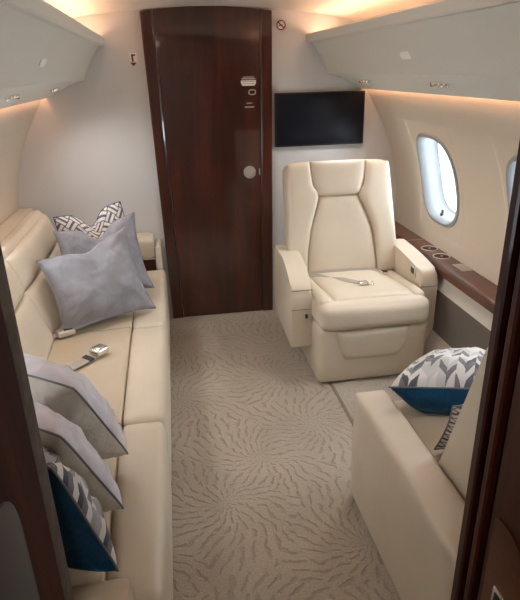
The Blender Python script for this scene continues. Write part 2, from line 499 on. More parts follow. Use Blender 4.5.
# ------------------------------------------------------------------ the shell
def wall_x(z, side):
    zz = min(z, 1.40)
    return CX + side * math.sqrt(CR ** 2 - (zz - CZ) ** 2)

def wall_pt(s, y, side, off=0.0):
    """s = height on the lining; off pushes outwards"""
    x = wall_x(s, side)
    n = Vector((x - CX, 0, min(s, 1.40) - CZ)).normalized()
    return Vector((x, y, s)) + n * off

WZ, WHY, WHZ = 0.965, 0.205, 0.235     # window centre height, half length, half height
def sup(t, a, b_, e=3.0):
    c, s = math.cos(t), math.sin(t)
    return a * math.copysign(abs(c) ** (2 / e), c), b_ * math.copysign(abs(s) ** (2 / e), s)

def side_wall(side, ywins, y0, y1, gap=None):
    """curved lining from floor to cove with a rounded opening for each window"""
    bm = bmesh.new(); N = 64
    zs_lo, zs_hi = 0.66, 1.27
    cells = sorted((yw - 0.26, yw + 0.26, yw) for yw in ywins)
    def strip(ya, yb, za, zb, nz):
        ny = max(1, int((yb - ya) / 0.3))
        g = [[bm.verts.new(wall_pt(za + (zb - za) * k / nz, ya + (yb - ya) * j / ny, side)) for j in range(ny + 1)] for k in range(nz + 1)]
        for k in range(nz):
            for j in range(ny): bm.faces.new((g[k][j], g[k][j + 1], g[k + 1][j + 1], g[k + 1][j]))
    spans = [(y0, y1)] if not gap else [(y0, gap[0]), (gap[1], y1)]
    for a, b_ in spans:
        strip(a, b_, -0.02, zs_lo, 14); strip(a, b_, zs_hi, 1.86, 8)
        cur = a
        for ca, cb, yw in cells:
            if ca < a or cb > b_: continue
            strip(cur, ca, zs_lo, zs_hi, 12); cur = cb
            rings = []
            for q in range(6):
                f_ = q / 5; ring = []
                for k in range(N):
                    t = 2 * PI * k / N
                    hy, hz = sup(t, WHY, WHZ)
                    c, s = math.cos(t), math.sin(t)
                    sc = 1 / max(abs(c), abs(s)); ry, rz = c * sc, s * sc
                    oy, oz = ry * ((cb - ca) / 2 + 0.008), (zs_lo + zs_hi) / 2 + rz * ((zs_hi - zs_lo) / 2 + 0.008)
                    py = yw + hy * (1 - f_) + oy * f_; pz = (WZ + hz) * (1 - f_) + oz * f_
                    ring.append(bm.verts.new(wall_pt(pz, py, side, 0.0025 * max(0, f_ - .8) / .2)))
                rings.append(ring)
            for A, B in zip(rings, rings[1:]):
                for k in range(N): bm.faces.new((A[k], A[(k + 1) % N], B[(k + 1) % N], B[k]))
        strip(cur, b_, zs_lo, zs_hi, 12)
    return bm

def window(name, yw, side):
    """bezel flaring into a deep reveal, pane and little shade latch"""
    N = 64
    root = tag(empty(name, wall_pt(WZ, yw, side)), kind='structure')
    bm = bmesh.new(); rings = []
    # (grow in half length, grow in half height, offset outwards)
    for ga, gb, off in ((0.018, 0.018, 0.002), (0.014, 0.014, -0.008), (0.0, 0.0, -0.010), (-0.010, -0.010, 0.0), (-0.018, -0.020, 0.03),
                        (-0.022, -0.026, 0.06), (-0.026, -0.032, 0.088), (-0.034, -0.042, 0.098)):
        ring = []
        for k in range(N):
            t = 2 * PI * (k + 0.5) / N
            hy, hz = sup(t, WHY + ga, WHZ + gb)
            ring.append(bm.verts.new(wall_pt(WZ + hz, yw + hy, side, off)))
        rings.append(ring)
    for A, B in zip(rings, rings[1:]):
        for k in range(N): bm.faces.new((A[k], A[(k + 1) % N], B[(k + 1) % N], B[k]))
    build('window_frame', bm, 'bezel', root)
    bm = bmesh.new(); ctr = bm.verts.new(wall_pt(WZ, yw, side, 0.094)); ring = []
    for k in range(N):
        t = 2 * PI * (k + 0.5) / N
        hy, hz = sup(t, WHY - 0.030, WHZ - 0.038)
        ring.append(bm.verts.new(wall_pt(WZ + hz, yw + hy, side, 0.094)))
    for k in range(N): bm.faces.new((ctr, ring[k], ring[(k + 1) % N]))
    build('window_pane', bm, 'glass', root)
    p = wall_pt(WZ - WHZ + 0.035, yw + 0.02, side, 0.02)
    t = disc(p, 0.010, 0.008, (-side, 0, 0.1), 14)
    bx(t, p.x - 0.006, p.x + 0.006, p.y - 0.004, p.y + 0.004, p.z - 0.004, p.z + 0.026, 0.002)
    build('window_latch', t, 'black', root)
    return root

R_WIN = [2.885, 1.985, 1.085]
L_WIN = [2.28, 1.38]
struct('wall_right', side_wall(1, R_WIN, YV, YB + 0.02), 'wall')
struct('wall_left', side_wall(-1, L_WIN, YV, YB + 0.02), 'wall')
k = 1
for yw in R_WIN: window('window_%d' % k, yw, 1); k += 1
for yw in L_WIN: window('window_%d' % k, yw, -1); k += 1

# forward bulkhead
sec = [(CX + 1.0 * s * 1.28, z) for s, z in ()]
def section(grow=0.03):
    pts = []
    for i in range(25):
        z = -0.02 + 1.86 * i / 24; pts.append((wall_x(z, 1) + grow, z))
    for i in range(25):
        z = 1.84 - 1.86 * i / 24; pts.append((wall_x(z, -1) - grow, z))
    pts.insert(25, (CX + 0.4, 1.93)); pts.insert(26, (CX - 0.4, 1.93))
    return pts
struct('wall_front', prism(section(), 'Y', YB, YB + 0.05), 'bulkhead', smooth=False)
struct('wall_rear', prism(section(), 'Y', YV - 0.05, YV), 'bulkhead', smooth=False)

# ceiling: shallow arch that dips behind the bins into the coves
def ceil_z(d):
    a = abs(d)
    return 1.885 - 0.10 * a * a if a < 0.80 else 1.821 - 1.6 * (a - 0.80) ** 2 - 0.16 * (a - 0.8)
bm = bmesh.new(); g = []
for i in range(49):
    d = -1.02 + 2.04 * i / 48
    g.append([bm.verts.new((CX + d, y, ceil_z(d))) for y in (YV - 0.02, 0.7, YB + 0.02)] + [bm.verts.new((CX + d, y, ceil_z(d) + 0.04)) for y in (YB + 0.02, 0.7, YV - 0.02)])
for A, B in zip(g, g[1:]):
    for k in range(6): bm.faces.new((A[k], B[k], B[(k + 1) % 6], A[(k + 1) % 6]))
struct('ceiling', bm, 'ceiling')

# floor: aisle carpet, plain carpet at the side, dark seam between them
SEAM = 0.762
struct('floor', box(-0.75, SEAM, YV - .02, YB + .02, -0.05, 0.0), 'carpet', smooth=False)
struct('floor_side', prism([(SEAM, -0.05), (1.33, -0.05), (1.40, 0.22), (1.345, 0.22), (1.28, 0.07), (1.22, 0.004), (SEAM, 0.002)], 'Y', YV - .02, YB + .02), 'carpet_side')
struct('trim_1', box(SEAM - 0.009, SEAM + 0.007, 0.86, YB, -0.01, 0.007, 0.003), 'stitch')
# cream panel and grey dado under the ledge
struct('trim_2', prism([(1.375, 0.435), (1.40, 0.435), (1.44, 0.54), (1.40, 0.54)], 'Y', 0.86, YB), 'cream_panel', smooth=False)
struct('baseboard_right', prism([(1.345, 0.19), (1.38, 0.19), (1.40, 0.437), (1.374, 0.437)], 'Y', 0.86, YB), 'dado', smooth=False)

# the doorway the picture is taken through: thick mahogany jambs
XL, XR, YJ = -0.240, 0.535, 0.810
J0 = 0.42
jl = struct('trim_3', prism([(XL, J0), (XL, 0.752), (XL - 0.012, 0.757), (XL - 0.9, 0.757), (XL - 0.9, J0)], 'Z', 0.0, 1.86), 'wood_matte', smooth=False)
build('pile_strip', prism(rounded([(XL - 0.9, 0.757), (XL - 0.004, 0.757), (XL, 0.763), (XL, YJ - .006), (XL - 0.006, YJ), (XL - .9, YJ)], 0), 'Z', 0, 1.86), 'pile', jl)
build('inset_panel', prism(rounded([(J0 + .005, 0.05), (0.640, 0.05), (0.632, 1.055), (J0 + .005, 1.09)], [0, .02, .07, 0], 6), 'X', XL - 0.004, XL + 0.004, 0.002), 'grey_panel', jl)
# right jamb: two sliding-door slots between raised strips
prof = [(XR, YJ - .004), (XR + .004, YJ), (XR + 0.95, YJ), (XR + 0.95, J0), (XR, J0), (XR, 0.718), (XR + .022, 0.720), (XR + .022, 0.737), (XR, 0.739), (XR - .003, 0.745), (XR - .003, 0.757), (XR, 0.762), (XR + .022, 0.764), (XR + .022, 0.779), (XR, 0.781), (XR - 0.002, 0.787)]
jr = struct('trim_4', prism(prof, 'Z', 0.0, 1.86), 'wood_dk', smooth=False)
build('slot_lining', box(XR + 0.012, XR + 0.023, 0.7205, 0.7365, 0.01, 1.85), 'groove', jr)
build('slot_lining', box(XR + 0.012, XR + 0.023, 0.7645, 0.7785, 0.01, 1.85), 'groove', jr)
build('amber_panel', prism(rounded([(J0 + .01, 0.30), (0.705, 0.30), (0.705, 0.80), (0.66, 0.80), (J0 + .01, 0.70)], [0, .01, .02, .02, 0], 4), 'X', XR - 0.003, XR + 0.002, 0.0015), 'wood_amber', jr)
lt = build('flush_latch', prism(rounded([(0.640, 0.60), (0.672, 0.60), (0.672, 0.665), (0.640, 0.665)], .006, 4), 'X', XR - 0.007, XR, 0.0015), 'chrome', jr)
build('latch_recess', prism(rounded([(0.647, 0.61), (0.665, 0.61), (0.665, 0.655), (0.647, 0.655)], .004, 4), 'X', XR - 0.0078, XR - .004, 0.0004), 'black', lt)
struct('trim_5', box(-1.0, 1.55, J0, YJ, 1.852, 1.90), 'wood_dk', smooth=False)

# ------------------------------------------------------------------ forward door
def xl(z): return -0.045 + (-0.082 + 0.045) * z / 1.85
def xr(z): return 0.640 + 0.020 * z / 1.85
def arch(x): return 1.886 - 0.20 * (x - 0.285) ** 2
door = tag(empty('door_1', (0.2975, YB - .03, 0.0)), kind='structure')
def door_outline(inset, top, n=20):
    zt = 1.85
    L = [(xl(z) + inset, z) for z in (0.004, 0.9, zt - top)]
    Rr = [(xr(z) - inset, z) for z in (zt - top, 0.9, 0.004)]
    a, b_ = xl(zt) + inset, xr(zt) - inset
    T = [(a + (b_ - a) * i / n, arch(a + (b_ - a) * i / n) - top) for i in range(n + 1)]
    return L[:2] + T + Rr[1:]
build('door_leaf', prism(door_outline(0.072, 0.0), 'Y', YB - 0.020, YB - 0.001), 'wood', door, smooth=False)
for nm, side in (('left', -1), ('right', 1)):
    pts = []
    zs = [0.004 + (1.85 - 0.004) * i / 10 for i in range(11)]
    e = (lambda z: xl(z)) if side < 0 else (lambda z: xr(z))
    pr = [(0.0, 0.0), (0.0, 0.028), (0.006, 0.034), (0.060, 0.030), (0.069, 0.024), (0.070, 0.0)]
    bm = bmesh.new(); rows = []
    for z in zs:
        rows.append([bm.verts.new((e(z) - side * a, YB - b_, min(z, 1.88) if z < 1.84 else arch(e(z) - side * a))) for a, b_ in pr])
    for A, B in zip(rows, rows[1:]):
        for k in range(len(pr)): bm.faces.new((A[k], A[(k + 1) % len(pr)], B[(k + 1) % len(pr)], B[k]))
    bm.faces.new(rows[0]); bm.faces.new(list(reversed(rows[-1])))
    build('door_frame', bm, 'wood', door, angle=25)
YD = YB - 0.020
h = build('door_handle', disc((0.507, YD, 0.955), 0.036, 0.012, (0, -1, 0), 36, [(0, 0), (0.039, 0), (0.039, 0.006), (0.036, 0.010), (0.029, 0.011), (0.027, 0.005), (0, 0.005)]), 'satin', door)
build('turn_knob', disc((0.507, YD - .005, 0.955), 0.026, 0.012, (0, -1, 0), 30, [(0, 0), (0.024, 0), (0.024, 0.008), (0.021, 0.011), (0, 0.011)]), 'satin', h)
# placards on the door: two faint dark lines, pale plate, small latch ring, two lines of pale print
pl_ = build('placard', prism(rounded([(0.470, 1.478), (0.478, 1.462), (0.552, 1.462), (0.560, 1.478), (0.560, 1.492), (0.470, 1.492)], .003, 3), 'Y', YD - 0.003, YD + .002, .0006), 'white', door)
bm = bmesh.new()
for zz in (1.483, 1.471): bx(bm, 0.482, 0.548, YD - 0.0036, YD - 0.0028, zz, zz + 0.004)
build('print', bm, 'greyprint', pl_, smooth=False)
bm = bmesh.new()
bx(bm, 0.474, 0.556, YD - .0012, YD + .001, 1.498, 1.504); bx(bm, 0.482, 0.548, YD - .0012, YD + .001, 1.508, 1.513)
build('print', bm, 'greyprint', door, smooth=False)
ov = [(0.5355 + a, 1.4255 + b_) for a, b_ in (sup(2 * PI * k / 24, 0.020, 0.0135, 2.6) for k in range(24))]
build('latch_ring', tube(bmesh.new(), [(x, YD - 0.002, z) for x, z in ov], 0.0032, 6, True), 'satin', door)
bm = bmesh.new()
bx(bm, 0.500, 0.534, YD - .0012, YD + .001, 1.361, 1.367)
bx(bm, 0.488, 0.546, YD - .0012, YD + .001, 1.338, 1.346)
build('print', bm, 'print', door, smooth=False)
build('edge_latch', box(0.566, 0.572, YD - 0.012, YD, 0.935, 0.975, 0.002), 'satin', door)

# ------------------------------------------------------------------ things on the bulkhead
t = thing('wall_monitor', (0.955, YB - .03, 1.10), 'black flat screen monitor hung on the forward bulkhead above the armchair', 'monitor')
build('bezel', box(0.672, 1.238, YB - 0.034, YB - 0.002, 1.100, 1.416, 0.005), 'black', t)
build('screen', box(0.680, 1.230, YB - 0.0355, YB - 0.030, 1.110, 1.408, 0.0005), 'screen', t)

t = thing('no_smoking_sign', (0.718, YB, 1.785), 'round red and white no-smoking sign high up beside the dark door', 'sign')
build('face', disc((0.718, YB + .001, 1.785), 0.024, 0.004, (0, -1, 0), 30), 'white', t)
build('ring', torus((0.718, YB - 0.003, 1.785), 0.024, 0.0035, (0, 1, 0), 32), 'red', t)
bm = prism([(0.699, 1.797), (0.704, 1.802), (0.737, 1.773), (0.732, 1.768)], 'Y', YB - 0.005, YB - 0.002)
build('slash', bm, 'red', t, smooth=False)
bm = box(0.703, 0.727, YB - 0.004, YB - 0.002, 1.780, 1.786)
bx(bm, 0.728, 0.732, YB - 0.004, YB - 0.002, 1.787, 1.793)
build('cigarette', bm, 'red', t, smooth=False)

t = thing('arrow_sign', (-0.142, YB, 1.60), 'small white sign with dark red symbol and down arrow, left of the door', 'sign')
build('face', box(-0.163, -0.121, YB - 0.003, YB + .001, 1.604, 1.652, 0.001), 'white', t)
bm = prism(rounded([(-0.149, 1.606), (-0.139, 1.606), (-0.141, 1.630), (-0.142, 1.636), (-0.128, 1.638), (-0.128, 1.645), (-0.152, 1.645)], 0), 'Y', YB - 0.0045, YB - 0.002)
build('symbol', bm, 'red', t, smooth=False)
build('arrow', prism([(-0.160, 1.601), (-0.124, 1.601), (-0.142, 1.583)], 'Y', YB - 0.004, YB + .001), 'red', t, smooth=False)

# ------------------------------------------------------------------ overhead bins
BIN = [(0.585, 1.737), (0.578, 1.730), (0.583, 1.697), (0.587, 1.691), (0.612, 1.691), (0.632, 1.668), (0.668, 1.618), (0.700, 1.560), (0.712, 1.530), (0.716, 1.522),
       (0.722, 1.516), (0.760, 1.505), (0.800, 1.492), (0.845, 1.468), (0.890, 1.440), (0.925, 1.428), (0.938, 1.430), (0.938, 1.68), (0.64, 1.69), (0.62, 1.70), (0.612, 1.732), (0.605, 1.737)]
def bin_unit(side, label):
    X = lambda d: CX + side * d
    t = thing('overhead_bin', (X(0.78), 2.18, 1.43), label, 'overhead bin', 'overhead bins')
    face = BIN[:10] + [(0.74, 1.60), (0.74, 1.68)] + BIN[18:]
    build('shell', prism([(X(d), z) for d, z in face], 'Y', YJ, YB - 0.001), 'bin', t, angle=14)
    low = [(0.7165, 1.5205)] + BIN[10:17] + [(0.938, 1.56), (0.725, 1.56)]
    sp_ = build('service_panel', prism([(X(d), z) for d, z in low], 'Y', YJ, YB - 0.001), 'bin', t, angle=14)
    # release plate on the bin face
    def on_face(d0, z0, d1, z1, q): return Vector((X(d0 + (d1 - d0) * q), 0, z0 + (z1 - z0) * q))
    A, B = Vector((X(0.668), 0, 1.618)), Vector((X(0.700), 0, 1.560))
    nrm = Vector((-side * 0.058, 0, -0.032)).normalized()
    bm = bmesh.new(); o8 = [(sup(2 * PI * k / 24, 0.048, 0.015, 5)) for k in range(24)]
    M0 = (A + B) / 2; vdir = (B - A).normalized()
    yc = 2.30 if side > 0 else 2.18
    lo = [bm.verts.new(M0 + Vector((0, yc + a, 0)) + vdir * b_ - nrm * .001) for a, b_ in o8]
    hi = [bm.verts.new(M0 + Vector((0, yc + a, 0)) + vdir * b_ + nrm * .003) for a, b_ in o8]
    bm.faces.new(hi); bm.faces.new(lo)
    for k in range(24): bm.faces.new((lo[k], lo[(k + 1) % 24], hi[(k + 1) % 24], hi[k]))
    build('release_plate', bm, 'plate', t)
    # air outlets and unlit reading lights sunk in boat-shaped recesses of the service panel
    a, b_ = Vector((X(0.800), 0, 1.492)), Vector((X(0.845), 0, 1.468))
    n2 = Vector((-side * 0.024, 0, -0.045)).normalized(); u2 = (b_ - a).normalized(); c0 = (a + b_) / 2
    for yc in (3.16, 2.26, 1.36):
        def P(yy, w, d): return c0 + Vector((0, yc + yy, 0)) + u2 * w + n2 * d
        bm = bmesh.new(); ring = []; ri = []; rc = []
        for k in range(32):
            th = 2 * PI * k / 32; yy, ww = 0.115 * math.cos(th), 0.021 * math.sin(th) * (1 - 0.45 * abs(math.cos(th)) ** 1.2)
            ring.append(bm.verts.new(P(yy, ww, 0.0005))); ri.append(bm.verts.new(P(yy * .96, ww * .88, 0.004))); rc.append(bm.verts.new(P(yy * .9, ww * .75, 0.0015)))
        for Q, W in ((ring, ri), (ri, rc)):
            for k in range(32): bm.faces.new((Q[k], Q[(k + 1) % 32], W[(k + 1) % 32], W[k]))
        bm.faces.new(rc)
        rec = build('outlet_recess', bm, 'bin', sp_)
        for yy, rr in ((-0.05, 0.017), (0.0, 0.018), (0.046, 0.016)):
            ao = build('air_outlet', disc(P(yy, 0, 0.001), rr, 0.01, n2, 20, [(rr * .98, 0), (rr, 0.004), (rr * .86, 0.009), (rr * .62, 0.010), (rr * .55, 0.005), (0, 0.005)]), 'chrome', t)
            build('nozzle', disc(P(yy, 0, 0.0065), rr * .5, 0.002, n2, 16), 'black', ao)
        pc = P(0.068, 0, 0)
        build('switch', box(pc.x - .008, pc.x + .008, pc.y - .006, pc.y + .006, pc.z - .012, pc.z + .004), 'black', t)
        if yc > 2:
            ld = bpy.data.lights.new('fill_spot', 'SPOT'); ld.energy = 5.0; ld.color = (1.0, 0.97, 0.93)  # unseen wide fill spot, added at the outlets to brighten the cabin
            ld.spot_size = math.radians(150); ld.spot_blend = 1.0; ld.shadow_soft_size = 0.08
            lo_ = bpy.data.objects.new('fill_spot', ld); COL.objects.link(lo_); lo_.parent = t; lo_.location = P(0.0, 0, 0.02) - ORIG[t.name]
            lo_.rotation_euler = (Vector((-side * 0.35, 0, -1))).to_track_quat('-Z', 'Y').to_euler()
    return t
bin_unit(1, 'long cream overhead bin above the armchair and right-hand windows')
bin_unit(-1, 'long cream overhead bin above the leather sofa')

# warm strips: lamps lying in the coves and under the bins
for side in (1, -1):
    X = lambda d: CX + side * d
    wh = 'right' if side > 0 else 'left'
    over = 'the armchair side' if side > 0 else 'the sofa side'
    t = thing('cove_light', (X(0.66), 2.18, 1.70), 'warm glowing strip light in the ceiling cove on ' + over, 'light', 'cove lights')
    build('diffuser', box(*sorted((X(0.650), X(0.690))), YJ + .02, YB - .02, 1.705, 1.713), 'led', t, smooth=False)
    build('housing', box(*sorted((X(0.640), X(0.70))), YJ + .015, YB - .015, 1.686, 1.704), 'white', t, smooth=False)
    t = thing('wash_light', (X(0.95), 2.18, 1.45), 'warm strip light washing the side wall under the bin on ' + over, 'light', 'wash lights')
    build('diffuser', box(*sorted((X(0.942), X(0.955))), YJ + .02, YB - .02, 1.446, 1.452), 'led_low', t, smooth=False)
    build('housing', box(*sorted((X(0.9381), X(0.960))), YJ + .015, YB - .015, 1.453, 1.47), 'white', t, smooth=False)

# vestibule lamp behind the camera
t = thing('ceiling_lamp', (-0.1, -0.5, 1.86), 'square flush ceiling lamp of the entry vestibule', 'light')
build('lamp_frame', box(-0.2, 0.0, -0.6, -0.4, 1.865, 1.89, 0.004), 'white', t)
build('diffuser', box(-0.185, -0.015, -0.585, -0.415, 1.86, 1.866), 'lamp', t, smooth=False)

# ------------------------------------------------------------------ side ledge on the right
t = thing('side_ledge', (1.43, 2.2, 0.525), 'long glossy mahogany side ledge with cup holders under the window', 'ledge')
led = rounded([(1.364, 0.526), (1.364, 0.580), (1.493, 0.580), (1.487, 0.525)], [.006, .022, 0, 0], 7)
build('top', prism(led, 'Y', YJ + .01, YB - .002), 'wood_red', t)
for yy in (2.87, 2.72):
    ch = build('cup_holder', disc((1.442, yy, 0.579), 0.047, 0.004, (0, 0, 1), 32, [(0.047, 0), (0.047, 0.003), (0.045, 0.005), (0.043, 0.003), (0.042, 0.0015), (0, 0.0015)]), 'satin', t)
    build('well', disc((1.442, yy, 0.5806), 0.0405, 0.0006, (0, 0, 1), 28), 'wood_dk', ch)
    build('grip_pin', box(1.436, 1.448, yy - .004, yy + .004, 0.581, 0.584, .001), 'satin', ch)
build('flush_cover', box(1.43, 1.495, 2.47, 2.58, 0.5795, 0.5818, 0.0008), 'print', t)
build('inlay_line', box(1.372, 1.50, 3.05, 3.055, 0.5795, 0.5808), 'print', t)

# ------------------------------------------------------------------ armchair
BY0, BZ0, BY1, BZ1 = 2.93, 0.45, 3.10, 1.06
def back(x, z, out=0.0):
    tt = (z - BZ0) / (BZ1 - BZ0); n_ = Vector((0, -(BZ1 - BZ0), (BY1 - BY0))).normalized()
    return Vector((x, BY0 + (BY1 - BY0) * tt, z)) + n_ * out
NB = (0, -(BZ1 - BZ0), (BY1 - BY0))
t = thing('cabin_armchair', (0.97, 2.75, 0.0), 'cream leather armchair with seat belt, standing under the wall monitor', 'armchair')
chair = t
def warp_back(w):       # shell built upright around y=0, then leaned
    yy = w.y; p = back(w.x, w.z); n_ = Vector(NB).normalized()
    taper = 1 - 0.06 * (w.z - 0.45) / 0.6
    p.x = 0.955 + (w.x - 0.955) * taper
    return p - n_ * yy
bk = build('backrest', cushion((0.955, 0.075, 0.72), (0.322, 0.075, 0.345), 0.045, (0, 0.0, 0.008), 16, warp_back), 'leather', t)
def curved(c00, c10, c11, c01, left=(), right=()):
    """surface between two side polylines in (x,z)"""
    Lp = [c00, *left, c01]; Rp = [c10, *right, c11]
    def ev(P, v):
        # smooth interpolation by z
        n = len(P) - 1; q = min(v * n, n - 1e-6); i = int(q); f_ = q - i
        p0, p1, p2, p3 = [Vector(P[max(0, min(n, j))]) for j in (i - 1, i, i + 1, i + 2)]
        return 0.5 * ((2 * p1) + (-p0 + p2) * f_ + (2 * p0 - 5 * p1 + 4 * p2 - p3) * f_ ** 2 + (-p0 + 3 * p1 - 3 * p2 + p3) * f_ ** 3)
    def f_(u, v):
        a, b_ = ev(Lp, v), ev(Rp, v); q = a * (1 - u) + b_ * u
        return back(q.x, q.y, 0.002)
    return f_
S = lambda *a: a
build('headrest', pad(curved((0.830, 0.880), (1.062, 0.878), (1.110, 1.064), (0.790, 1.066), ((0.800, 0.930), (0.787, 0.995)), ((1.090, 0.930), (1.106, 0.995))), NB, 0.030), 'leather', bk)
build('centre_pad', pad(curved((0.741, 0.445), (1.153, 0.445), (1.058, 0.874), (0.834, 0.876), ((0.752, 0.57), (0.778, 0.71)), ((1.146, 0.57), (1.126, 0.71))), NB, 0.024, 18, 24), 'leather', bk)
build('side_bolster', pad(curved((0.628, 0.445), (0.737, 0.445), (0.786, 1.062), (0.660, 1.050), ((0.633, 0.6), (0.640, 0.75), (0.646, 0.9)), ((0.748, 0.57), (0.775, 0.71), (0.826, 0.876), (0.798, 0.94))), NB, 0.036, 14, 30), 'leather', bk)
build('side_bolster', pad(curved((1.157, 0.445), (1.278, 0.445), (1.250, 1.050), (1.114, 1.062), ((1.150, 0.57), (1.130, 0.71), (1.066, 0.876), (1.094, 0.94)), ((1.276, 0.6), (1.268, 0.75), (1.260, 0.9))), NB, 0.036, 14, 30), 'leather', bk)

def warp_seat(w):       # waterfall front, sinks slightly to the back
    w.z -= 0.035 * max(0, (w.y - 2.55)) / 0.4
    return w
st = build('seat_cushion', cushion((0.968, 2.67, 0.40), (0.287, 0.265, 0.072), 0.045, (0, 0.012, 0.012), 18, warp_seat), 'leather', t)
build('seat_pad', pad(quad((0.762, 2.47, 0.472), (1.172, 2.47, 0.472), (1.168, 2.94, 0.448), (0.738, 2.94, 0.448)), (0, 0, 1), 0.022, 16, 18, 8), 'leather', st)
for xa, xb in ((0.690, 0.755), (1.180, 1.248)):
    m_ = (xa + xb) / 2; hw = (xb - xa) / 2
    build('seat_bolster', cushion((m_, 2.69, 0.452), (hw, 0.225, 0.036), 0.026, (0, .004, 0.004), 10, warp_seat), 'leather', st)
# skirted base with U-shaped front pad (the folded leg rest)
def warp_base(w):
    tt = (w.z) / 0.33
    w.y += 0.03 * (1 - tt) * (1 if w.y < 2.6 else 0)
    return w
bs = build('base', cushion((0.977, 2.66, 0.172), (0.292, 0.225, 0.167), 0.035, (0, 0.004, 0), 14, warp_base), 'leather', t)
def ufront(u, v):
    z = 0.150 + 0.172 * v
    e = min(1, max(0, v)); hw = 0.135 + 0.062 * (e ** 0.5)
    x = 0.966 + (2 * u - 1) * hw
    zc = z - (0.0)
    return Vector((x, 2.447 + 0.03 * (1 - zc / 0.33) - .008, zc))
build('leg_rest', pad(ufront, (0, -1, 0.09), 0.030, 20, 14, 6), 'leather', bs)
# aisle-side arm: slab with a rounded, falling front
arm = rounded([(2.60, 0.165), (2.60, 0.495), (2.70, 0.560), (2.83, 0.605), (3.08, 0.605), (3.08, 0.205)], [.015, .10, .10, .06, .03, .02], 6)
al = build('armrest', prism(arm, 'X', 0.575, 0.683, 0.014, 3), 'leather', t)
build('seam', box(0.5745, 0.6835, 2.5975, 2.605, 0.492, 0.496), 'stitch', al, smooth=False)
build('seam', box(0.5745, 0.6835, 2.5975, 2.605, 0.386, 0.389), 'stitch', al, smooth=False)
rc = build('recline_switch', box(0.640, 0.666, 2.594, 2.602, 0.325, 0.375, 0.003), 'satin', al)
build('button', box(0.646, 0.660, 2.592, 2.596, 0.338, 0.362, 0.001), 'black', rc)
# wall-side arm: flatter top with a control panel
arm = rounded([(2.56, 0.15), (2.56, 0.555), (2.80, 0.590), (3.06, 0.60), (3.06, 0.2)], [.015, .05, .1, .03, .02], 6)
ar = build('armrest', prism(arm, 'X', 1.256, 1.352, 0.016, 3), 'leather', t)
build('seam', box(1.2555, 1.3525, 2.5575, 2.565, 0.474, 0.478), 'stitch', ar, smooth=False)
cp = build('control_panel', prism(rounded([(2.625, 0.505), (2.695, 0.512), (2.695, 0.565), (2.625, 0.558)], .008, 4), 'X', 1.251, 1.258, .001), 'satin', ar)
build('button', prism(rounded([(2.640, 0.517), (2.680, 0.521), (2.680, 0.553), (2.640, 0.549)], .004, 3), 'X', 1.2495, 1.253, .0006), 'black', cp)
# seat belt lying across the cushion
bm = ribbon(bmesh.new(), [(0.735, 2.88, 0.472), (0.78, 2.85, 0.478), (0.84, 2.80, 0.472), (0.89, 2.73, 0.488), (0.955, 2.655, 0.4925)], [(0.0, 0.012, 0.025), (0.0, .02, .014), (.01, .02, 0.008), (.012, .018, .012), (.013, .018, 0.006)])
b1 = build('seat_belt', bm, 'strap', t)
bm = box(0.945, 0.995, 2.618, 2.655, 0.488, 0.504, 0.004)
for dx_, dy_ in ((0.0, -.012), (.022, -.02), (.03, .012)): bx(bm, 0.985 + dx_, 0.998 + dx_, 2.625 + dy_, 2.634 + dy_, 0.488, 0.499, .003)
build('buckle', bm, 'chrome', b1)
bm = ribbon(bmesh.new(), [(0.735, 2.905, 0.474), (0.85, 2.912, 0.476), (1.0, 2.912, 0.474), (1.10, 2.89, 0.474), (1.14, 2.845, 0.474)], [(0, 0.006, 0.018)] * 4 + [(.014, .02, .014)])
b2 = build('seat_belt', bm, 'strap', t)
bm = box(1.128, 1.172, 2.79, 2.842, 0.468, 0.492, 0.005)
b3 = build('buckle', bm, 'chrome', b2); build('release_lever', box(1.134, 1.166, 2.786, 2.815, 0.486, 0.4945, 0.003), 'black', b2)

# ------------------------------------------------------------------ sofa along the left wall
SF = -0.088
sofa = thing('cabin_sofa', (-0.42, 2.15, 0.0), 'long cream leather sofa along the left wall, covered with pillows', 'sofa')
def lean_out(w):
    if w.x > -0.2: w.x += 0.024 * (w.y - 1.3) / 2.0
    return w
YS = [(0.955, 1.690), (1.690, 2.490), (2.490, 3.320)]
build('base', box(-0.66, SF - 0.012, 0.90, 3.315, 0.0, 0.30, 0.015), 'leather', sofa)
for a, b_ in YS:
    m_, h_ = (a + b_) / 2, (b_ - a) / 2
    near = a < 1
    build('front_bolster', cushion(((SF + -0.232) / 2, m_, 0.262), ((SF + 0.232) / 2, h_ - 0.001, 0.166), 0.026, (0.003, 0, 0.006), 14, lean_out), 'leather', sofa)
    build('seat_cushion', cushion(((-0.2325 - 0.66) / 2, m_, 0.30), ((0.66 - 0.2325) / 2, h_ - 0.001, 0.128), 0.014, (0, 0, 0.008), 14), 'leather_dk', sofa)
# back cushions: lower pads and a head roll, leaning to the wall
SB = lambda z: -0.575 - 0.135 * (z - 0.43) / 0.40
for a, b_ in ((0.9, 1.67), (1.67, 2.44), (2.44, 3.315)):
    n_ = Vector((0.40, 0, 0.135)).normalized()
    def face(u, v, a=a, b_=b_): z = 0.415 + 0.245 * v; return Vector((SB(z) - .02, b_ + (a - b_) * u, z))
    build('back_cushion', pad(face, n_, 0.034, 18, 12, 8, 0.02), 'leather', sofa)
    def face(u, v, a=a, b_=b_): z = 0.662 + 0.150 * v; return Vector((SB(z) - .02, b_ + (a - b_) * u, z))
    build('head_roll', pad(face, n_, 0.036, 18, 10, 6, 0.02), 'leather', sofa)
prof = rounded([(SB(.41) - .026, 0.40), (SB(0.815) - 0.026, 0.815), (-0.745, 0.838), (-0.815, 0.825), (-0.80, 0.40)], [.01, .02, .03, .03, .01], 5)
build('back_shell', prism(prof, 'Y', 0.9, 3.312, 0.012, 3), 'leather', sofa)
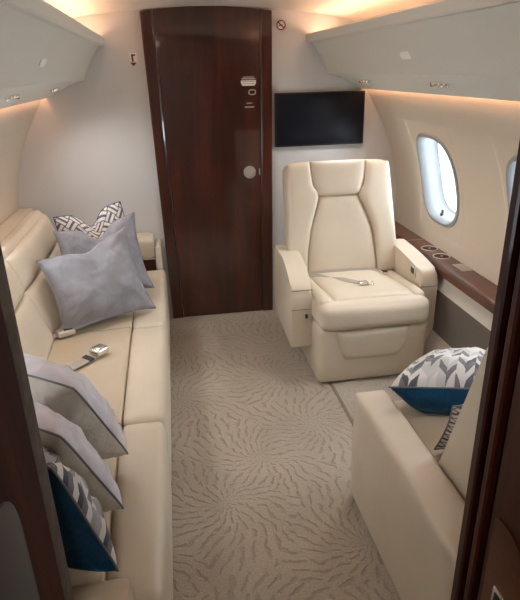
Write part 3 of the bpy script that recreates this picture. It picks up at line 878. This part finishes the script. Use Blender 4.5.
build('armrest', cushion((-0.45, 0.912, 0.258), (0.295, 0.052, 0.253), 0.02, (0, 0, 0.004), 12), 'leather_dk', sofa)
# belts on the sofa
bm = ribbon(bmesh.new(), [(-0.50, 2.03, 0.4455), (-0.46, 2.09, 0.447), (-0.405, 2.145, 0.448), (-0.378, 2.175, 0.449)], (0.034, -0.034, 0))
b1 = build('seat_belt', bm, 'strap', sofa)
build('keeper', ribbon(bmesh.new(), [(-0.402, 2.150, 0.449), (-0.386, 2.168, 0.45)], (0.038, -0.038, 0), 0.006), 'black', b1)
bb = cushion((0, 0, 0), (0.030, 0.034, 0.016), 0.010, (0, 0, 0.003), 8)
bmesh.ops.transform(bb, matrix=Matrix.Translation((-0.352, 2.205, 0.458)) @ Matrix.Rotation(math.radians(-40), 4, 'Z'), verts=bb.verts)
build('buckle', bb, 'chrome', b1)
bm = ribbon(bmesh.new(), [(-0.60, 2.40, 0.445), (-0.575, 2.42, 0.445), (-0.55, 2.435, 0.446)], (0.02, -0.034, 0))
b2 = build('seat_belt', bm, 'strap', sofa)
bb = cushion((0, 0, 0), (0.040, 0.028, 0.014), 0.009, (0, 0, 0.002), 8)
bmesh.ops.transform(bb, matrix=Matrix.Translation((-0.525, 2.435, 0.454)) @ Matrix.Rotation(math.radians(25), 4, 'Z'), verts=bb.verts)
bu = build('buckle', bb, 'satin', b2)
bb = box(-0.020, 0.020, -0.018, 0.018, 0.010, 0.018, 0.003)
bmesh.ops.transform(bb, matrix=Matrix.Translation((-0.515, 2.438, 0.454)) @ Matrix.Rotation(math.radians(25), 4, 'Z'), verts=bb.verts)
build('release_lever', bb, 'black', b2)

# cream shelf between the sofa back and the wall
build_sh = cushion((-0.868, 2.2, 0.775), (0.050, 1.33, 0.035), 0.02, (0, 0, 0.003), 10)
tag(build('side_shelf', build_sh, 'leather', loc=(-0.868, 2.2, 0.74)), 'padded cream shelf running behind the sofa back along the left wall', 'shelf')

# low end cabinet between the sofa and the bulkhead
t = thing('end_cabinet', (-0.40, 3.43, 0.0), 'low cream end cabinet with mahogany front between sofa and bulkhead', 'cabinet')
build('carcass', box(-0.70, -0.094, 3.355, 3.525, 0.0, 0.485, 0.006), 'cream_panel', t)
build('front_panel', box(-0.69, -0.122, 3.349, 3.357, 0.30, 0.478, 0.002), 'wood_dk', t)
build('side_panel', box(-0.118, -0.082, 3.340, 3.528, 0.0, 0.560, 0.010), 'cream_panel', t)
build('padded_top', cushion((-0.41, 3.432, 0.548), (0.293, 0.092, 0.066), 0.03, (0, 0, 0.006), 10), 'leather', t)

# ------------------------------------------------------------------ armchair in the right foreground, facing forward
t = thing('lounge_seat', (0.95, 1.3, 0.0), 'cream leather seat facing away, its flat armrest toward the aisle', 'armchair')
XA0, XA1 = 0.597, 0.722
build('armrest', cushion(((XA0 + XA1) / 2, 1.24, 0.238), ((XA1 - XA0) / 2, 0.428, 0.225), 0.016, (0.001, 0.002, 0.003), 14), 'leather', t)
build('armrest', cushion((1.312, 1.24, 0.34), (0.028, 0.428, 0.122), 0.016, (0, 0, 0), 10), 'leather', t)
build('base', box(0.715, 1.20, 0.90, 1.60, 0.0, 0.24, 0.02), 'leather', t)
build('seat_cushion', cushion((1.005, 1.43, 0.31), (0.280, 0.28, 0.082), 0.04, (0, 0.01, 0.014), 16), 'leather_dk', t)
side = rounded([(1.285, 0.36), (1.095, 0.935), (0.98, 0.975), (0.90, 0.93), (0.93, 0.36)], [0.09, .035, .05, .04, .03], 8)
build('backrest', prism(side, 'X', 0.728, 1.283, 0.018, 3), 'leather', t)

# ------------------------------------------------------------------ pillows
def pillow(name, corners, thick, face, back_, label, group, chop=0.0, flip=False, seed=0, pinch=0.06, piping='piping', wr=0.006, soft=0.0, bias=0.0):
    """corners: bottom-left, bottom-right, top-right, top-left; the face looks along the side they run anticlockwise on"""
    A, B, C, D = map(Vector, corners)
    ctr = (A + B + C + D) / 4
    t = thing(name, (ctr.x, ctr.y, min(p.z for p in (A, B, C, D))), label, 'pillow', group)
    nrm = (B - A).cross(D - A).normalized()
    n = 26
    def P(u, v):
        # edges pull inwards between the corners, the top can be chopped in
        U, V = 2 * u - 1, 2 * v - 1
        if soft:
            q = 1 - soft * (U * V) ** 4; U *= q; V *= q
        uu = 0.5 + 0.5 * U * (1 - pinch * (1 - V * V)); vv = 0.5 + 0.5 * V * (1 - pinch * (1 - U * U))
        p = A * (1 - uu) * (1 - vv) + B * uu * (1 - vv) + C * uu * vv + D * (1 - uu) * vv
        if chop: p -= (D - A).normalized() * chop * math.exp(-(U / 0.30) ** 2) * v ** 3
        return p
    def hgt(u, v):
        U, V = abs(2 * u - 1), abs(2 * v - 1)
        e = max(0, (1 - U ** 2.2) * (1 - V ** 2.2)) ** 0.55
        if chop: e *= 1 - 0.45 * math.exp(-((2 * u - 1) / 0.25) ** 2) * v ** 2
        return e
    bm = bmesh.new(); uvl = bm.loops.layers.uv.new('UVMap')
    F = []; K = []
    ts = [0.5 - 0.5 * math.cos(PI * (0.12 + 0.76 * i / n)) for i in range(n + 1)]
    lo, hi = ts[0], ts[-1]; ts = [(q - lo) / (hi - lo) for q in ts]
    for i, u in enumerate(ts):
        fr = []; kr = []
        for j, v in enumerate(ts):
            p = P(u, v); e = hgt(u, v); edge = i in (0, n) or j in (0, n)
            w1 = noise.noise(Vector((u * 4 + seed * 7.3, v * 4, seed))) + 0.6 * noise.noise(Vector((u * 9 + seed, v * 9, 3.1)))
            # creases that run out of the corners
            cr = 0
            for cu, cv in ((0, 0), (1, 0), (1, 1), (0, 1)):
                du, dv = u - cu, v - cv; rr = math.hypot(du, dv)
                cr += math.sin(math.atan2(dv, du) * 14 + seed) * math.exp(-(rr / 0.33) ** 2)
            rg = 1 - abs(noise.noise(Vector((u * 2.2 + v * 1.4 + seed * 3.1, v * 6.5 - u * 1.5, seed * 1.7)))) * 2.4
            w1 += 0.9 * max(0, rg) ** 3
            dd = wr * (w1 + 0.9 * cr) * min(1, e * 1.6)
            a = bm.verts.new(p + nrm * (thick / 2 * (1 - bias) * e + dd))
            b_ = a if edge else bm.verts.new(p - nrm * (thick / 2 * (1 + bias) * e - wr * (0.8 * w1 + 0.8 * cr) * min(1, e * 1.6)))
            fr.append((a, u, v)); kr.append((b_, u, v))
        F.append(fr); K.append(kr)
    for G, mi in ((F, 0), (K, 1)):
        for i in range(n):
            for j in range(n):
                q = [G[i][j], G[i + 1][j], G[i + 1][j + 1], G[i][j + 1]]
                f_ = bm.faces.new([w[0] for w in q]); f_.material_index = mi
                for lp, w in zip(f_.loops, q): lp[uvl].uv = (w[1], w[2])
    edge = [F[i][0][0].co.copy() for i in range(n)] + [F[n][j][0].co.copy() for j in range(n)] + [F[i][n][0].co.copy() for i in range(n, 0, -1)] + [F[0][j][0].co.copy() for j in range(n, 0, -1)]
    build('cover', bm, [face, back_], t, angle=180)
    build('piping', tube(bmesh.new(), edge, 0.0027, 6, True), piping, t)
    return t

G1 = 'pillows at the far end of the sofa'; G2 = 'pillows at the near end of the sofa'; G3 = 'pillows on the right-hand seat'
pillow('throw_pillow', [(-0.530, 2.425, 0.450), (-0.130, 2.635, 0.460), (-0.236, 2.77, 0.835), (-0.625, 2.60, 0.745)], 0.20, 'silver', 'silver',
       'silver-grey velvet pillow in front of the far group on the sofa', G1, chop=0.03, seed=1, pinch=0.07, soft=-0.05, piping='silver', wr=.012)
pillow('throw_pillow', [(-0.545, 2.71, 0.47), (-0.140, 2.905, 0.470), (-0.205, 3.02, 0.845), (-0.590, 2.90, 0.800)], 0.15, 'silver', 'greige',
       'silver velvet pillow wedged behind the front one and before the fretwork pillow', G1, chop=0.075, seed=2, pinch=0.06, soft=-0.05, piping='silver', wr=.010)
pillow('throw_pillow', [(-0.560, 2.93, 0.47), (-0.17, 3.08, 0.47), (-0.272, 3.12, 0.898), (-0.622, 3.06, 0.845)], 0.15, 'fret_pat', 'navy',
       'fretwork patterned white and grey pillow rearmost of the far group by the bulkhead', G1, chop=0.085, seed=3, pinch=0.05, piping='navy')

def near_pillow(y, lean, label, face, back_, seed, yaw_=0.22, th=0.2, **k):
    B_, T_ = Vector((-0.178, y, 0.485)), Vector((-0.256, y - lean, 0.870))
    A_, D_ = Vector((-0.52, y + yaw_, 0.470)), Vector((-0.60, y + yaw_ - lean, 0.885))
    # the face looks forward (+y) and up: run the corners the other way round
    return pillow('throw_pillow', [B_, A_, D_, T_], th, face, back_, label, G2, seed=seed, pinch=0.03, soft=0.05, wr=0.013, **k)
near_pillow(1.42, 0.23, 'pale lavender velvet pillow with greige back, nearest the loose seat belt', 'lavender', 'greige', 4)
near_pillow(1.19, 0.19, 'pale lavender velvet pillow leaning on the block-patterned navy one', 'lavender', 'greige', 5, th=0.18)
near_pillow(0.985, 0.085, 'block-patterned white and charcoal pillow with navy back against the sofa arm', 'block_pat', 'blue', 6, 0.27, 0.17)

pillow('throw_pillow', [(0.685, 1.56, 0.535), (1.08, 1.47, 0.53), (1.28, 1.74, 0.45), (0.92, 1.84, 0.44)], 0.25, 'chevron_pat', 'blue',
       'chevron patterned pillow with bright blue underside lying on the foreground seat', G3, seed=7, pinch=0.03, bias=0.22, wr=0.009)
pillow('throw_pillow', [(0.77, 1.365, 0.41), (1.20, 1.365, 0.41), (1.20, 1.29, 0.62), (0.77, 1.29, 0.62)], 0.10, 'fret_pat', 'fret_pat',
       'dark patterned pillow standing against the backrest of the foreground seat', G3, seed=8, pinch=0.05)

# ------------------------------------------------------------------ daylight
w = bpy.data.worlds.new('sky'); SC.world = w; w.use_nodes = True
nt = w.node_tree; bg = nt.nodes['Background']
bg.inputs['Color'].default_value = (0.86, 0.93, 1.0, 1); bg.inputs['Strength'].default_value = 4.3

SC.view_settings.view_transform = 'Standard'; SC.view_settings.look = 'None'
SC.view_settings.exposure = 1.6; SC.view_settings.gamma = 1.0
SC.view_settings.use_curve_mapping = False
SC.cycles.max_bounces = 12; SC.cycles.diffuse_bounces = 6; SC.cycles.glossy_bounces = 4
SC.cycles.transparent_max_bounces = 8
SC.cycles.sample_clamp_indirect = 6.0
SC.cycles.use_denoising = True
